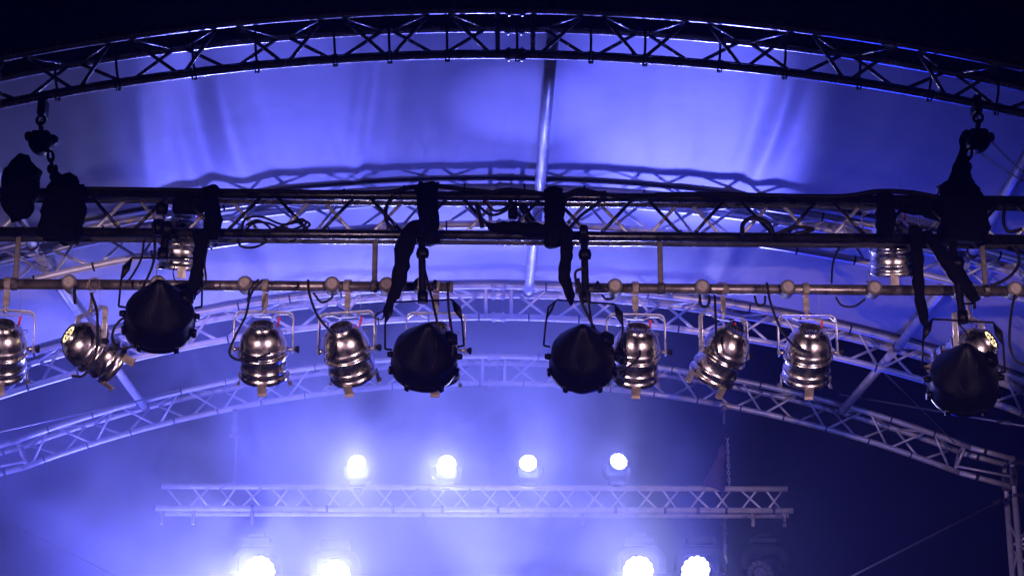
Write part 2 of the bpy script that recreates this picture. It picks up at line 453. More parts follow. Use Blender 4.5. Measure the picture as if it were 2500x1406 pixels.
# ------------------------------------------------------------------ chrome par lamps
def clip_mesh():
    # filter clip, an angled tab; local origin on the rim, +x outward, z along the lamp axis (rear = +z)
    return MB().bbox((.003, 0, -.028), (.0035, .046, .060), .001).bbox((.010, 0, -.058), (.018, .046, .0035), .001).bbox((.007, 0, -.004), (.004, .026, .012), .001)
def make_par():
    t = thing('par_lamp', '', 'stage lamp', (0, 0, 0), 0, 'chrome par lamps hung from the lamp bars')
    # hook clamp over the pipe: local origin = pipe centre
    path = [Vector((0, .034*math.cos(a), .034*math.sin(a))) for a in [R(q) for q in range(-60, 241, 20)]]
    mb = MB()
    for q in range(-60, 241, 20): mb.box((0, .0325*math.cos(R(q)), .0325*math.sin(R(q))), (.032, .005, .0125), Matrix.Rotation(R(q), 3, 'X'))
    mb.bbox((0, -.037, -.012), (.030, .006, .034))
    mb.build('hook_clamp', 'gold', t)
    MB().bbox((0, -.004, -.078), (.032, .006, .075)).bbox((0, -.004, -.116), (.024, .014, .014)).build('hanger', 'gold', t)
    MB().tube((0, -.004, -.116), (0, -.004, -.158), .006, 8).tube((0, -.004, -.128), (0, -.004, -.136), .014, 6).tube((0, -.004, -.146), (0, -.004, -.152), .011, 6).build('bolt', 'gold', t)
    # yoke, flat strip bent with a dropped middle
    W, zt_, zp_ = .150, -.140, -.355
    out = [(-W, zp_)]
    out += [(-W, zt_-.03), (-W+.008, zt_-.010), (-W+.028, zt_), (W-.028, zt_), (W-.008, zt_-.010), (W, zt_-.03), (W, zp_)]
    def strip(pts, mbx, wd=.024, th=.0035):
        vs = []; fs = []
        n = len(pts)
        for i, (x, z) in enumerate(pts):
            a = Vector(pts[max(i-1, 0)]); b = Vector(pts[min(i+1, n-1)]); d = (b-a).normalized(); nn = Vector((-d.y, d.x))
            for s_, y in ((1, -wd/2), (1, wd/2), (-1, wd/2), (-1, -wd/2)):
                vs.append((x+nn.x*s_*th/2, y, z+nn.y*s_*th/2))
        for i in range(n-1):
            for k in range(4):
                k2 = (k+1) % 4; fs.append((i*4+k, i*4+k2, (i+1)*4+k2, (i+1)*4+k))
        fs += [(3, 2, 1, 0), tuple(4*(n-1)+q for q in range(4))]
        mbx.add(vs, fs, False)
    mb = MB(); strip(out, mb)
    mb.sweep([(x, -.013, z) for x, z in out], .0034, 6); mb.sweep([(x, .013, z) for x, z in out], .0034, 6)
    mb.build('yoke', 'yoke', t)
    # inner stiffener strip with a dip
    inn = [(-W+.004, zt_-.032), (-W+.03, zt_-.012), (-.075, zt_-.012), (-.045, zt_-.026), (.045, zt_-.026), (.075, zt_-.012), (W-.03, zt_-.012), (W-.004, zt_-.032)]
    mb = MB(); strip(inn, mb, .016, .003); mb.build('yoke_dip', 'yoke', t)
    # body
    piv = (0, 0, -.332)
    b = MB().lathe([(.055, .133), (.060, .132), (.063, .127), (.064, .121), (.077, .112), (.091, .098), (.103, .080), (.112, .057), (.117, .034), (.1185, .024),
                    (.122, .020), (.123, .014), (.121, .009), (.117, .006), (.117, -.012), (.122, -.016), (.128, -.021), (.128, -.028), (.122, -.032),
                    (.115, -.035), (.115, -.060), (.115, -.088), (.118, -.092), (.122, -.097), (.122, -.104), (.118, -.108), (.116, -.126), (.119, -.131), (.123, -.137),
                    (.124, -.143), (.124, -.156), (.120, -.158), (.116, -.156), (.112, -.141), (.108, -.136)], 56)
    body = b.build('body', 'chrome', t, loc=piv, rot=(R(48), 0, 0))
    # seam slots
    mb = MB()
    for a in range(0, 360, 36):
        rm = Matrix.Rotation(R(a+10), 3, 'Z'); mb.box(rm @ Vector((.1173, 0, -.003)), (.002, .010, .010), rm)
    mb.build('vent_slot', 'hole', body)
    v = MB().lathe([(.0, .128), (.052, .128), (.055, .1335), (.059, .1335)], 32); v.build('rear_vent', 'chrome_dull', body)
    mb = MB()
    for a in range(0, 360, 30):
        c = Vector((.039*math.cos(R(a)), .039*math.sin(R(a)), .1288)); mb.lathe([(0, 0), (.0068, 0), (.0068, -.001)], 10, Matrix.Translation(c))
    for a in range(0, 360, 60):
        c = Vector((.018*math.cos(R(a)), .018*math.sin(R(a)), .1288)); mb.lathe([(0, 0), (.004, 0), (.004, -.001)], 8, Matrix.Translation(c))
    mb.build('vent_holes', 'hole', body)
    MB().lathe([(0, -.137), (.109, -.137)], 32).build('front_glass', 'lensoff', body)
    cm = clip_mesh()
    for a in (0, 180, 270):
        o = cm.build('filter_clip', 'gold', body, loc=(.121*math.cos(R(a)), .121*math.sin(R(a)), -.142), rot=(0, 0, R(a)))
    # side knobs
    MB().tube((W, 0, 0), (W+.02, 0, 0), .006, 8).build('bolt', 'steel', t, loc=(0, 0, -.335))
    mb = MB()
    for q in range(5):
        a = q*72; mb.bbox((W+.026, .012*math.cos(R(a)), .012*math.sin(R(a))), (.014, .014, .014), .004, Matrix.Rotation(R(a), 3, 'X'))
    mb.tube((W+.012, 0, 0), (W+.034, 0, 0), .013, 10)
    mb.build('knob', 'rubber', t, loc=(0, 0, -.335))
    MB().tube((-W-.008, 0, -.335), (-W+.03, 0, -.335), .010, 8).tube((W-.03, 0, -.335), (W+.004, 0, -.335), .010, 8).build('pivot', 'chrome_dull', t)
    # safety wire with red tag
    tg = MB().sweep(smooth_path([(.055, .0, .03), (.07, .005, -.06), (.065, .01, -.15), (.075, 0, -.20), (.09, 0, -.235)], 5), .0012, 5).build('safety_wire', 'wire', t)
    MB().bbox((.074, -.004, -.192), (.011, .004, .05), .001, Matrix.Rotation(R(10), 3, 'Y')).build('tag', 'red', tg)
    MB().sweep(smooth_path([(.074, 0, -.225), (.085, -.01, -.242), (.115, -.01, -.240), (.112, -.008, -.255)], 4), .0022, 6).build('snap_hook', 'steel', tg)
    return t
par0 = make_par()
pars = [  # px at pipe, rz, elev of rear axis, tilt sideways, label
    (18, 10, 44, 0, 'chrome par lamp cut by the left frame edge', False),
    (228, -52, 22, 0, 'chrome par lamp turned left with glowing rear vent, second from left', True),
    (648, 0, 48, 0, 'upright chrome par lamp on the left bar with a cable loop at its left', False),
    (850, -16, 42, 0, 'chrome par lamp tilted slightly, right of the cable-looped upright one', False),
    (1065, 2, 50, 0, 'chrome par lamp mostly hidden behind the pointed black lamp left of centre', False),
    (1550, 3, 46, 0, 'chrome par lamp directly right of the centre black lamp', False),
    (1763, 32, 44, 0, 'chrome par lamp with its yoke turned sideways, middle of the right bar', False),
    (1966, 0, 46, 0, 'rightmost fully visible upright chrome par lamp', False),
    (2358, 48, 24, 0, 'chrome par lamp with bright vent ring behind the rightmost black lamp', True),
    (2570, 0, 46, 0, 'chrome par lamp at the right frame edge, only its yoke leg showing', False)]
first = True
for px, rz, el, ti, lb, lit in pars:
    o = par0 if first else copy_tree(par0); first = False
    o.location = (P(px, 700, PY).x, PY, zp); o.rotation_euler = (0, 0, R(rz)); o['label'] = lb
    for ch in o.children:
        if ch.name.startswith('body'):
            ch.rotation_euler = (R(90-el), 0, 0)
            if lit:
                for c2 in ch.children:
                    if c2.name.startswith('vent_holes'):
                        c2.data = c2.data.copy(); c2.data.materials.clear(); c2.data.materials.append(M['glow'])
# the left glowing lamp throws a faint warm beam into the smoke
pl = P(262, 905, PY)
spot('par_beam', pl+Vector((.14, .08, -.03)), pl+Vector((1.6, 3.6, -.9)), 170, 26, .5, (1, .66, .40), .04)

# two more chrome lamps clamped straight to the box truss, behind it
for px, py, rz, el, lb in ((452, 470, 12, 74, 'chrome par lamp hung inside the black truss above the leftmost pointed lamp'),
                           (2172, 500, -8, 62, 'chrome par lamp bowl poking below the black truss at the right')):
    o = copy_tree(par0); p = P(px, py, NY0+.28)
    o.location = (p.x, NY0+.28, zt+(.17 if px < 1000 else .18)); o.rotation_euler = (0, 0, R(rz)); o['label'] = lb; o['group'] = 'chrome par lamps on the black truss'
    for ch in list(o.children):
        if ch.name.startswith('body'): ch.rotation_euler = (R(90-el), 0, 0)
        if ch.name.startswith(('hook_clamp', 'hanger')): bpy.data.objects.remove(ch)

# ------------------------------------------------------------------ pointed black floods
def make_black(drop):
    """local origin = centre of the truss chord it hangs from; drop = distance to the yoke's top bar"""
    t = thing('black_flood', '', 'stage lamp', (0, 0, 0), 0, 'pointed black lamps hung from the black truss')
    mb = MB().sweep([Vector((0, .034*math.cos(R(q)), .034*math.sin(R(q)))) for q in range(-80, 261, 20)], .022, 8, flat=(1, .4))
    mb.bbox((0, -.02, -.05), (.05, .03, .05)); mb.build('hook_clamp', 'paint', t)
    return t
def finish_black(t, drop, off, yrot, el, rz):
    # arm from clamp to yoke
    arm = smooth_path([(0, -.02, -.05), (off*.3, -.03, -drop*.4), (off*.7, -.03, -drop*.75), (off, -.03, -drop)], 5)
    MB().sweep(arm, .020, 10).tube(arm[-1]+Vector((0, 0, .05)), arm[-1]-Vector((0, 0, .012)), .028, 12).build('hanger', 'paint', t)
    if drop > .2:
        MB().tube((off+.01, -.03, -drop+.09), (off+.065, -.03, -drop+.09), .006, 8).tube((off+.065, -.03, -drop+.115), (off+.065, -.03, -drop+.065), .009, 8).build('wing_screw', 'paint', t)
        MB().lathe([(0, .03), (.03, .026), (.036, 0), (.03, -.026), (0, -.03)], 16, Matrix.Translation((off*.6, -.04, -drop*.35))).build('knob', 'paint', t)
    hd = bpy.data.objects.new('yoke', None)
    W, H = .208, .255
    M_ = Matrix.Rotation(R(yrot), 4, 'Y')
    pts = [(-W, 0, -H), (-W+.004, 0, -.13), (-W+.012, 0, -.045), (-W+.055, 0, 0), (W-.055, 0, 0), (W-.012, 0, -.045), (W-.004, 0, -.13), (W, 0, -H)]
    pts = [M_ @ Vector(p) for p in pts]
    mb = MB().sweep(pts, .0055, 8)
    for s_ in (-1, 1):
        a = M_ @ Vector((s_*(W-.05), 0, -.004)); b = M_ @ Vector((s_*(W-.006), 0, -.11))
        mb.sweep([a, (a+b)/2, b], [.006, .019, .006], 8, flat=(1, .4) if True else None)
        mb.tube(M_ @ Vector((s_*W, 0, -H)), M_ @ Vector((s_*(W-.035), 0, -H-.006)), .006, 8)
    o = mb.build('yoke', 'paint', t, loc=(off, -.03, -drop))
    # shell, axis +z = rear
    prof = [(0, .252), (.010, .251), (.018, .247), (.026, .238), (.050, .206), (.098, .140), (.143, .078), (.158, .056), (.166, .042), (.169, .025), (.169, -.055),
            (.173, -.062), (.177, -.068), (.177, -.092), (.171, -.094), (.164, -.090), (.155, -.06), (.0, -.05)]
    cpos = M_ @ Vector((0, 0, -H-.045))
    mbs = MB().lathe(prof, 56); sd_ = Vector((el*3.1, rz*1.7, drop*40))
    for v in mbs.v:      # the covers are crumpled black foil
        d_ = mnoise.noise_vector(v*16+sd_)*.0055+mnoise.noise_vector(v*42+sd_)*.0022
        v += d_
    body = mbs.build('shell', 'paint', t, loc=Vector((off, -.03, -drop))+cpos, rot=(R(90-el), 0, R(rz)))
    # ridge added to draw a U-shaped highlight on the lower rear cone
    path = []
    for q in range(-75, 76, 10):
        a = R(-90+q*.36+q*.20*(abs(q)/75)**2); rr = .152 - .095*(abs(q)/75)**2.6; 
        z = .078+(.143-rr)*1.375-.001
        path.append((rr*math.cos(a), rr*math.sin(a), z))
    MB().sweep(path, .004, 8).build('highlight_ridge', 'paint', body)
    MB().bbox((.128, .035, .10), (.07, .075, .055), .012, Matrix.Rotation(R(38), 3, 'Y')).bbox((.15, -.01, .03), (.03, .05, .06), .008).build('terminal_box', 'paint', body)
    cl = MB().bbox((.006, 0, -.01), (.022, .026, .05), .004)
    for a in (20, 75, 130, 195, 240, 300, 345):
        cl.build('rim_clip', 'paint', body, loc=(.175*math.cos(R(a)), .175*math.sin(R(a)), -.065), rot=(0, 0, R(a)))
    for s_ in (-1, 1):
        MB().lathe([(0, .022), (.014, .02), (.018, 0), (.014, -.02), (0, -.022)], 8, Matrix.Translation((s_*.178, 0, 0)) @ Matrix.Rotation(R(90), 4, 'Y')).build('pivot_knob', 'paint', body)
    return t
BY = NY0-.06
blacks = [  # clamp px, yoke top px (x,y), yaw, tilt, el
    (408, (398, 630), 0, 0, 26, 8, 'leftmost pointed black lamp, highest of them, its tip crossing the left bar'),
    (1030, (1032, 734), 0, -3, 24, 6, 'pointed black lamp left of centre hiding a chrome lamp'),
    (1425, (1430, 737), 0, 4, 24, -2, 'pointed black lamp right of centre, a thin yoke arm on either side'),
    (2320, (2350, 783), 0, 3, 26, -8, 'rightmost and darkest pointed black lamp with a chrome lamp behind')]
for cx, (yx, yy), rzz, ti, el, rz2, lb in blacks:
    p = P(cx, 575, BY); p.z = zb
    q = P(yx, yy, BY-.03)
    t = make_black(0); t.location = p; t['label'] = lb
    finish_black(t, (p.z-q.z)/(.95 if 1000 < cx < 1500 else 1), (q.x-p.x)/.95, ti, el, rz2)
    if 1000 < cx < 1500: t.scale = (.95, .95, .95)

# ------------------------------------------------------------------ black cloth sleeves and strips
def cloth(pts, rs, Y, label, flat=(1, .45), name='cloth_strip', cat='cloth', m='cloth', group='black cloth wrapped on the truss', tail=None):
    path = smooth_path(px_path(pts, Y), 6)
    n = len(path); rr = []
    for i in range(n):
        u = i/(n-1)*(len(rs)-1); k = min(int(u), len(rs)-2); f = u-k
        rr.append((rs[k]*(1-f)+rs[k+1]*f)*(1+.035*math.sin(i*1.3)+.03*math.sin(i*.7+1)))
    mb = MB(); pts_ = path
    # radial sections squashed in depth, ring angle noise gives creases
    vs = []; fs = []; N = 18
    for i, p in enumerate(pts_):
        t_ = (pts_[min(i+1, n-1)]-pts_[max(i-1, 0)]).normalized(); sd = t_.cross(Vector((0, 1, 0)))
        if sd.length < .05: sd = Vector((1, 0, 0))
        sd.normalize(); up = sd.cross(t_).normalized()
        for k in range(N):
            a = 2*math.pi*k/N; c_ = 1+.06*math.sin(k*2.3+i*.2)+.03*math.sin(k*5+i*.5)
            vs.append(p+sd*math.cos(a)*rr[i]*flat[0]*c_+up*math.sin(a)*rr[i]*flat[1]*c_)
    for i in range(n-1):
        for k in range(N):
            k2 = (k+1) % N; fs.append((i*N+k, i*N+k2, (i+1)*N+k2, (i+1)*N+k))
    fs += [tuple(reversed(range(N))), tuple((n-1)*N+k for k in range(N))]
    rm_ = sum(rr)/len(rr)
    vs = [v+mnoise.noise_vector(v*22)*rm_*.30+mnoise.noise_vector(v*60)*rm_*.12 for v in vs]
    mb.add(vs, fs, True)
    return tag(mb.build(name, m, origin=path[0]), label, cat, group)
FY = NY0-.055
cloth([(1042, 452), (1044, 500), (1050, 560), (1052, 596)], [.058, .052, .046, .05], FY, 'black cloth wrap round the truss left of centre, with a cable tail', (1, 1.0))
cloth([(1040, 555, NY0-.08), (1005, 560, NY0-.1), (987, 610, NY0-.12), (972, 690, NY0-.12), (950, 745, NY0-.12), (938, 775, NY0-.12)], [.04, .042, .045, .036, .022, .009], FY,
      'black cloth sleeve hanging across the end of the left bar', (1, .5))
cloth([(1350, 462), (1352, 520), (1352, 575), (1345, 602)], [.048, .047, .06, .03], FY, 'black cloth wrap round the truss right of centre', (1, 1.0))
cloth([(1352, 555, NY0-.08), (1380, 570, NY0-.1), (1383, 620, NY0-.1), (1378, 670, NY0-.1), (1390, 715, NY0-.1), (1394, 745, NY0-.1)], [.04, .034, .032, .03, .028, .008], FY,
      'black cloth sleeve hanging beside the black lamp right of centre', (1, .5))
cloth([(1190, 552, NY0-.03), (1250, 558, NY0-.04), (1320, 562, NY0-.05), (1370, 560, NY0-.05)], [.018, .034, .04, .03], FY, 'black cable bundle lying on the lower chord near the centre', (1, .8))
cloth([(516, 458), (516, 500), (520, 550), (518, 585)], [.036, .04, .048, .04], FY, 'black cloth wrap round the truss above the leftmost black lamp', (1, 1.0))
cl = cloth([(495, 565, NY0-.08), (486, 620, NY0-.1), (478, 680, NY0-.1), (463, 728, NY0-.1)], [.04, .03, .032, .028], FY, 'black cloth sleeve with a frayed pale end by the leftmost black lamp', (1, .5))
path = px_path([(462, 722), (452, 738)], NY0-.1)
MB().sweep([path[0], path[1]], [.016, .008], 8).build('frayed_end', 'skin', cl, origin=cl.location)
cloth([(2160, 475), (2162, 520), (2160, 580)], [.045, .05, .04], FY, 'black cloth wrap round the truss above the right chrome bowl', (1, 1.0))
cloth([(2235, 555, NY0-.06), (2238, 620, NY0-.1), (2243, 700, NY0-.1), (2252, 760, NY0-.1), (2262, 800, NY0-.1)], [.035, .03, .028, .026, .016], FY, 'black cloth strip hanging straight down at the right', (1, .5))
cloth([(2255, 565, NY0-.05), (2300, 620, NY0-.1), (2345, 680, NY0-.1), (2385, 735, NY0-.1)], [.022, .036, .042, .03], FY, 'black cloth sleeve slanting down to the rightmost black lamp', (1, .5))
cloth([(2330, 448, NY0-.02), (2350, 500, NY0-.05), (2352, 590, NY0-.05)], [.07, .12, .115], FY, 'bulky black cover on the truss under the right hoist', (1, .7), 'motor_cover')
cloth([(2200, 500, NY0+.02), (2260, 505, NY0+.02), (2330, 520, NY0+.02)], [.04, .06, .07], FY, 'dark cloth bunched inside the truss left of the right hoist', (1, .6))
cloth([(150, 436, NY0-.04), (160, 480, NY0-.05), (148, 540, NY0-.05), (140, 580, NY0-.05)], [.055, .105, .112, .105], FY, 'bulky black cover on the truss under the left hoist', (1, .7), 'motor_cover')
cloth([(60, 380, NY0-.05), (52, 420, NY0-.05), (48, 475, NY0-.05), (44, 535, NY0-.05)], [.02, .094, .10, .045], FY, 'black chain bag hanging from the left hoist', (1, .8), 'chain_bag', 'bag')

# dark gear nest above the leftmost black lamp
t = thing('junction_box', 'dark junction box and plugs inside the truss above the leftmost black lamp', 'box', P(450, 500, NY0+.02))
oo = t.location
MB().bbox(P(462, 500, NY0+.03), (.17, .05, .10), .012).build('box_body', 'paint', t, origin=oo)
MB().lathe([(0, .04), (.03, .036), (.036, 0), (.03, -.036), (0, -.04)], 16, Matrix.Translation(P(388, 555, NY0-.05))).lathe([(0, .03), (.03, .026), (.034, 0), (.028, -.026), (0, -.03)], 16, Matrix.Translation(P(395, 510, NY0-.03))).build('plug', 'paint', t, origin=oo)
t = thing('junction_box', 'small dark box hung inside the truss between the two black wraps', 'box', P(1250, 520, NY0+.02))
oo = t.location
MB().bbox(P(1252, 515, NY0+.03), (.05, .05, .10), .012).build('box_body', 'paint', t, origin=oo)
MB().sweep(smooth_path(px_path([(1275, 500), (1290, 530), (1302, 545)], NY0+.02), 4), .022, 8).build('plug', 'paint', t, origin=oo)

# ------------------------------------------------------------------ cables
cable([(200, 461), (420, 464), (700, 468), (930, 470), (1000, 458), (1060, 454), (1140, 464), (1200, 470)], NY0-.02, 'thick black cable lying along the left half of the upper chord', .013)
cable([(1180, 478), (1235, 464), (1300, 470), (1370, 478), (1415, 464), (1470, 474), (1560, 484), (1640, 478)], NY0-.02, 'black cable humped over the upper chord right of centre', .013)
cable([(1600, 476), (1700, 474), (1850, 477), (2050, 480), (2140, 468), (2220, 470), (2300, 484)], NY0-.02, 'black cable along the right half of the upper chord', .014)
cable([(958, 480), (942, 510), (946, 545), (965, 562)], NY0-.04, 'curved cable hanging in the truss left of the black wrap', .011)
cable([(1480, 470), (1390, 480), (1372, 530), (1352, 556)], NY0-.04, 'curved cable leaving the right black wrap upward', .010)
cable([(1478, 478), (1455, 500), (1420, 525), (1392, 556)], NY0-.04, 'slanting cable right of the right black wrap', .009)
cable([(1164, 500), (1172, 530), (1178, 556)], NY0-.04, 'short thick cable in the truss at the centre left', .012)
cable([(1165, 500), (1200, 525), (1240, 510), (1246, 485)], NY0-.04, 'drooping cable loop inside the truss near the centre', .008)
cable([(1180, 490), (1210, 515), (1250, 500)], NY0-.02, 'second drooping cable inside the truss near the centre', .007)
for i, pts in enumerate([[(590, 560), (600, 535), (640, 530), (690, 548), (740, 540), (756, 550), (730, 562), (690, 556)],
                         [(595, 565), (620, 545), (655, 545), (700, 562), (745, 548), (735, 535), (700, 548), (650, 566)],
                         [(600, 550), (630, 538), (660, 560), (620, 568)],
                         [(580, 585), (590, 602), (620, 604), (650, 590), (640, 578)], [(705, 590), (715, 588), (722, 584)]]):
    cable(pts, NY0-.045, ['coiled cable tucked on the lower chord left of centre, outer loop', 'coiled cable tucked on the lower chord left of centre, crossing loop',
          'coiled cable tucked on the lower chord left of centre, small inner loop', 'cable loop sagging below the lower chord left of centre', 'short cable tail under the lower chord'][i], .0065)
cable([(1812, 575), (1815, 545), (1842, 532), (1875, 545), (1888, 572)], NY0-.045, 'thick cable arch standing inside the truss right of centre', .012)
cable([(1895, 572), (1940, 555), (1985, 560), (1940, 572)], NY0-.03, 'cable bundle on the lower chord right of the cable arch', .010)
cable([(2455, 495), (2450, 540), (2462, 565), (2495, 560)], NY0-.04, 'cable loop inside the truss at the right frame edge', .009)
cable([(2480, 600), (2488, 640), (2470, 670), (2440, 690), (2410, 700)], NY0, 'pale blue lit cable curving down at the right frame edge', .008)
cable([(372, 545), (378, 600), (372, 650), (345, 710), (330, 760), (320, 790)], NY0-.1, 'cable running down beside the leftmost black lamp', .007)
cable([(352, 585), (345, 630), (328, 665), (310, 690)], NY0-.1, 'short cable slanting to the leftmost black lamp yoke', .006)
cable([(325, 765), (290, 785), (274, 820), (290, 850), (330, 845)], NY0-.1, 'cable loop at the left side of the leftmost black lamp', .007)
cable([(510, 590), (500, 640), (502, 690), (480, 720)], NY0-.12, 'cable hanging beside the frayed cloth sleeve', .005)
cable([(446, 640), (424, 655), (428, 685), (455, 705)], NY0-.08, 'thin wire loop left of the frayed cloth sleeve', .003)
cable([(181, 680), (183, 735), (184, 740)], PY-.04, 'short cable wrapped on the far left of the bar', .008)
cable([(222, 715), (236, 760), (238, 830), (228, 880), (205, 915), (175, 918)], PY-.16, 'cable running over the tilted left chrome lamp', .007)
cable([(640, 683), (612, 720), (600, 770), (575, 820), (560, 860), (580, 878), (620, 876), (660, 862)], PY-.15, 'long cable loop left of the first upright chrome lamp', .0062)
cable([(632, 682), (612, 700), (605, 735)], PY-.04, 'second strand wrapped on the bar above the upright chrome lamp', .006)
cable([(752, 683), (756, 720), (775, 770), (805, 808), (822, 830), (818, 855), (800, 880)], PY-.12, 'cable dropping onto the slightly tilted chrome lamp', .0065)
cable([(765, 715), (785, 738), (808, 728), (815, 712)], PY+.04, 'small cable loop under the left bar near its middle', .006)
cable([(1032, 640, NY0-.12), (1050, 710, NY0-.2), (1066, 780, NY0-.25), (1078, 835, NY0-.22)], NY0, 'cable running down onto the black lamp left of centre', .0065)
cable([(1092, 690), (1096, 760), (1106, 830), (1104, 870)], NY0-.16, 'second cable dropping to the black lamp left of centre', .0065)
cable([(935, 760), (922, 765), (915, 775), (930, 780), (940, 770)], NY0-.12, 'little wire knot at the tip of the left cloth sleeve', .004)
cable([(1412, 680), (1418, 730), (1440, 780), (1460, 820), (1468, 860)], NY0-.2, 'cable looping down to the black lamp right of centre', .0075)
cable([(1432, 700), (1440, 760), (1446, 800), (1446, 835)], NY0-.18, 'straight cable down to the black lamp right of centre', .006)
cable([(1424, 655), (1405, 665), (1408, 700)], NY0-.1, 'short cable at the clamp right of centre', .007)
cable([(1500, 905), (1535, 895), (1560, 870), (1562, 855)], PY-.2, 'cable curling onto the chrome lamp beside the centre black lamp', .006)
cable([(1470, 720), (1480, 730), (1497, 728), (1500, 718)], PY+.03, 'small cable loop under the start of the right bar', .006)
cable([(1708, 720), (1712, 745), (1725, 748), (1732, 735), (1730, 720)], PY-.02, 'small cable loop under the third socket of the right bar', .007)
cable([(1745, 720), (1748, 800), (1752, 860), (1790, 895), (1812, 890)], PY-.18, 'cable wound over the sideways chrome lamp', .0062)
cable([(1842, 722), (1850, 745), (1866, 742), (1868, 722)], PY-.02, 'small cable loop between the second and third right lamps', .006)
cable([(1872, 690), (1880, 735), (1900, 790), (1925, 830), (1955, 855), (1980, 860)], PY-.15, 'cable slanting down to the rightmost upright chrome lamp', .0065)
cable([(2050, 602), (2034, 640), (2030, 692)], NY0+.05, 'thin cable from truss to right bar beside the lone bright socket', .0055)
cable([(2040, 725), (2055, 745), (2085, 748), (2112, 730)], PY+.03, 'cable loop sagging under the right bar near the lone bright socket', .0055)
cable([(2478, 720), (2468, 770), (2465, 840), (2480, 880), (2500, 890)], PY-.1, 'cable hanging down at the right frame edge', .007)
cable([(2330, 780), (2362, 820), (2350, 860), (2330, 890)], PY-.1, 'cable over the glowing chrome lamp at the right', .005)

# ------------------------------------------------------------------ chain hoists
def link_chain(mb, a, b, n, r=.006, R_=.016):
    a = Vector(a); b = Vector(b); d = (b-a)/n
    for i in range(n):
        c = a+d*(i+.5); dn = d.normalized(); s_ = dn.cross(Vector((0, 1, 0)) if i % 2 else Vector((.3, 1, .2))).normalized()
        if i % 2: s_ = s_.cross(dn).normalized()
        L_ = d.length*.68
        pts = [c+dn*L_*math.cos(R(q))+s_*R_*math.sin(R(q)) for q in range(0, 360, 36)]
        mb.sweep(pts, r, 6, closed=True)
    return mb
def hoist(x, ytop, yb, side, label):
    c = P(x, yb, NY0)
    t = thing('chain_hoist', label, 'hoist', c, 0, 'chain hoists holding the black truss')
    top = P(x-4*side, ytop, NY0+.1)
    MB().bbox(P(x-5*side, ytop-2, NY0+.08), (.042, .10, .10), .006).build('beam_clamp', 'paint', t, origin=c)
    a = P(x, ytop+18, NY0); b = P(x, yb-32, NY0)
    mb = MB(); link_chain(mb, a, b, 2, .009, .024); mb.build('top_hook', 'paint', t, origin=c)
    # body: rounded drum with two cheek lugs
    mb = MB().lathe([(0, .062), (.035, .060), (.056, .045), (.062, .02), (.062, -.02), (.056, -.045), (.035, -.06), (0, -.062)], 20, Matrix.Translation(c) @ Matrix.Rotation(R(90), 4, 'X'))
    mb.bbox(c+Vector((0, 0, .035)), (.10, .09, .05), .012)
    mb.build('drum', 'paint', t, origin=c)
    MB().lathe([(0, .03), (.02, .028), (.026, 0), (.02, -.028), (0, -.03)], 12, Matrix.Translation(c+Vector((-.062, 0, .035))) @ Matrix.Rotation(R(90), 4, 'X')).build('cheek_lug', 'paint', t, origin=c)
    MB().lathe([(0, .03), (.02, .028), (.028, 0), (.02, -.028), (0, -.03)], 12, Matrix.Translation(c+Vector((.062, 0, .02))) @ Matrix.Rotation(R(90), 4, 'X')).build('cheek_lug', 'paint', t, origin=c)
    hx = P(x+(28 if side < 0 else -28), yb+62, NY0)
    mb = MB(); link_chain(mb, c+Vector((.05*(-side), 0, -.05)), hx, 2, .008, .016)
    mb.sweep([hx+Vector((.02*math.cos(R(q)), 0, .024*math.sin(R(q)))) for q in range(-230, 61, 20)], .009, 8)
    mb.build('lower_hook', 'paint', t, origin=c)
    return t, hx
t1, h1 = hoist(100, 268, 350, -1, 'black chain hoist hanging from the front arch at the left')
t2, h2 = hoist(2388, 262, 345, 1, 'black chain hoist hanging from the front arch at the right')
cloth([(130, 408), (136, 430), (148, 450)], [.018, .03, .05], NY0-.02, 'black sling between the left hoist hook and the truss', name='sling', cat='sling', group='black slings on the hoists')
cloth([(2352, 330), (2350, 370), (2340, 410), (2322, 448)], [.014, .02, .03, .026], NY0, 'black sling leaving the right hoist to the left', name='sling', cat='sling', group='black slings on the hoists')
cloth([(2352, 385), (2358, 420), (2368, 452)], [.015, .022, .03], NY0, 'short black sling under the right hoist', name='sling', cat='sling', group='black slings on the hoists')
t = thing('truss_motor', 'black motor block standing on the truss under the right hoist', 'motor', P(2345, 470, NY0))
oo = t.location
MB().bbox(P(2345, 470, NY0), (.19, .10, .05), .012).bbox(P(2320, 452, NY0), (.07, .08, .025), .008).build('housing', 'paint', t, origin=oo)
MB().bbox(P(2290, 466, NY0-.03), (.012, .06, .035), .003).build('side_plate', 'alu_dark', t, origin=oo)
for i, (a, b) in enumerate((((2405, 330), (2520, 440)), ((2395, 375), (2520, 455)))):
    mb = MB(); pa = P(*a, NY0); pb = P(*b, NY0-.3); pm = (pa+pb)/2+Vector((0, 0, -.01))
    link_chain(mb, pa, pm, 10, .002, .0055); link_chain(mb, pm, pb, 10, .002, .0055)
    tag(mb.build('hoist_chain', 'wire', origin=pa), ['upper hanging chain running from the right hoist out of frame', 'lower hanging chain running from the right hoist out of frame'][i], 'chain', 'slack chains of the right hoist')

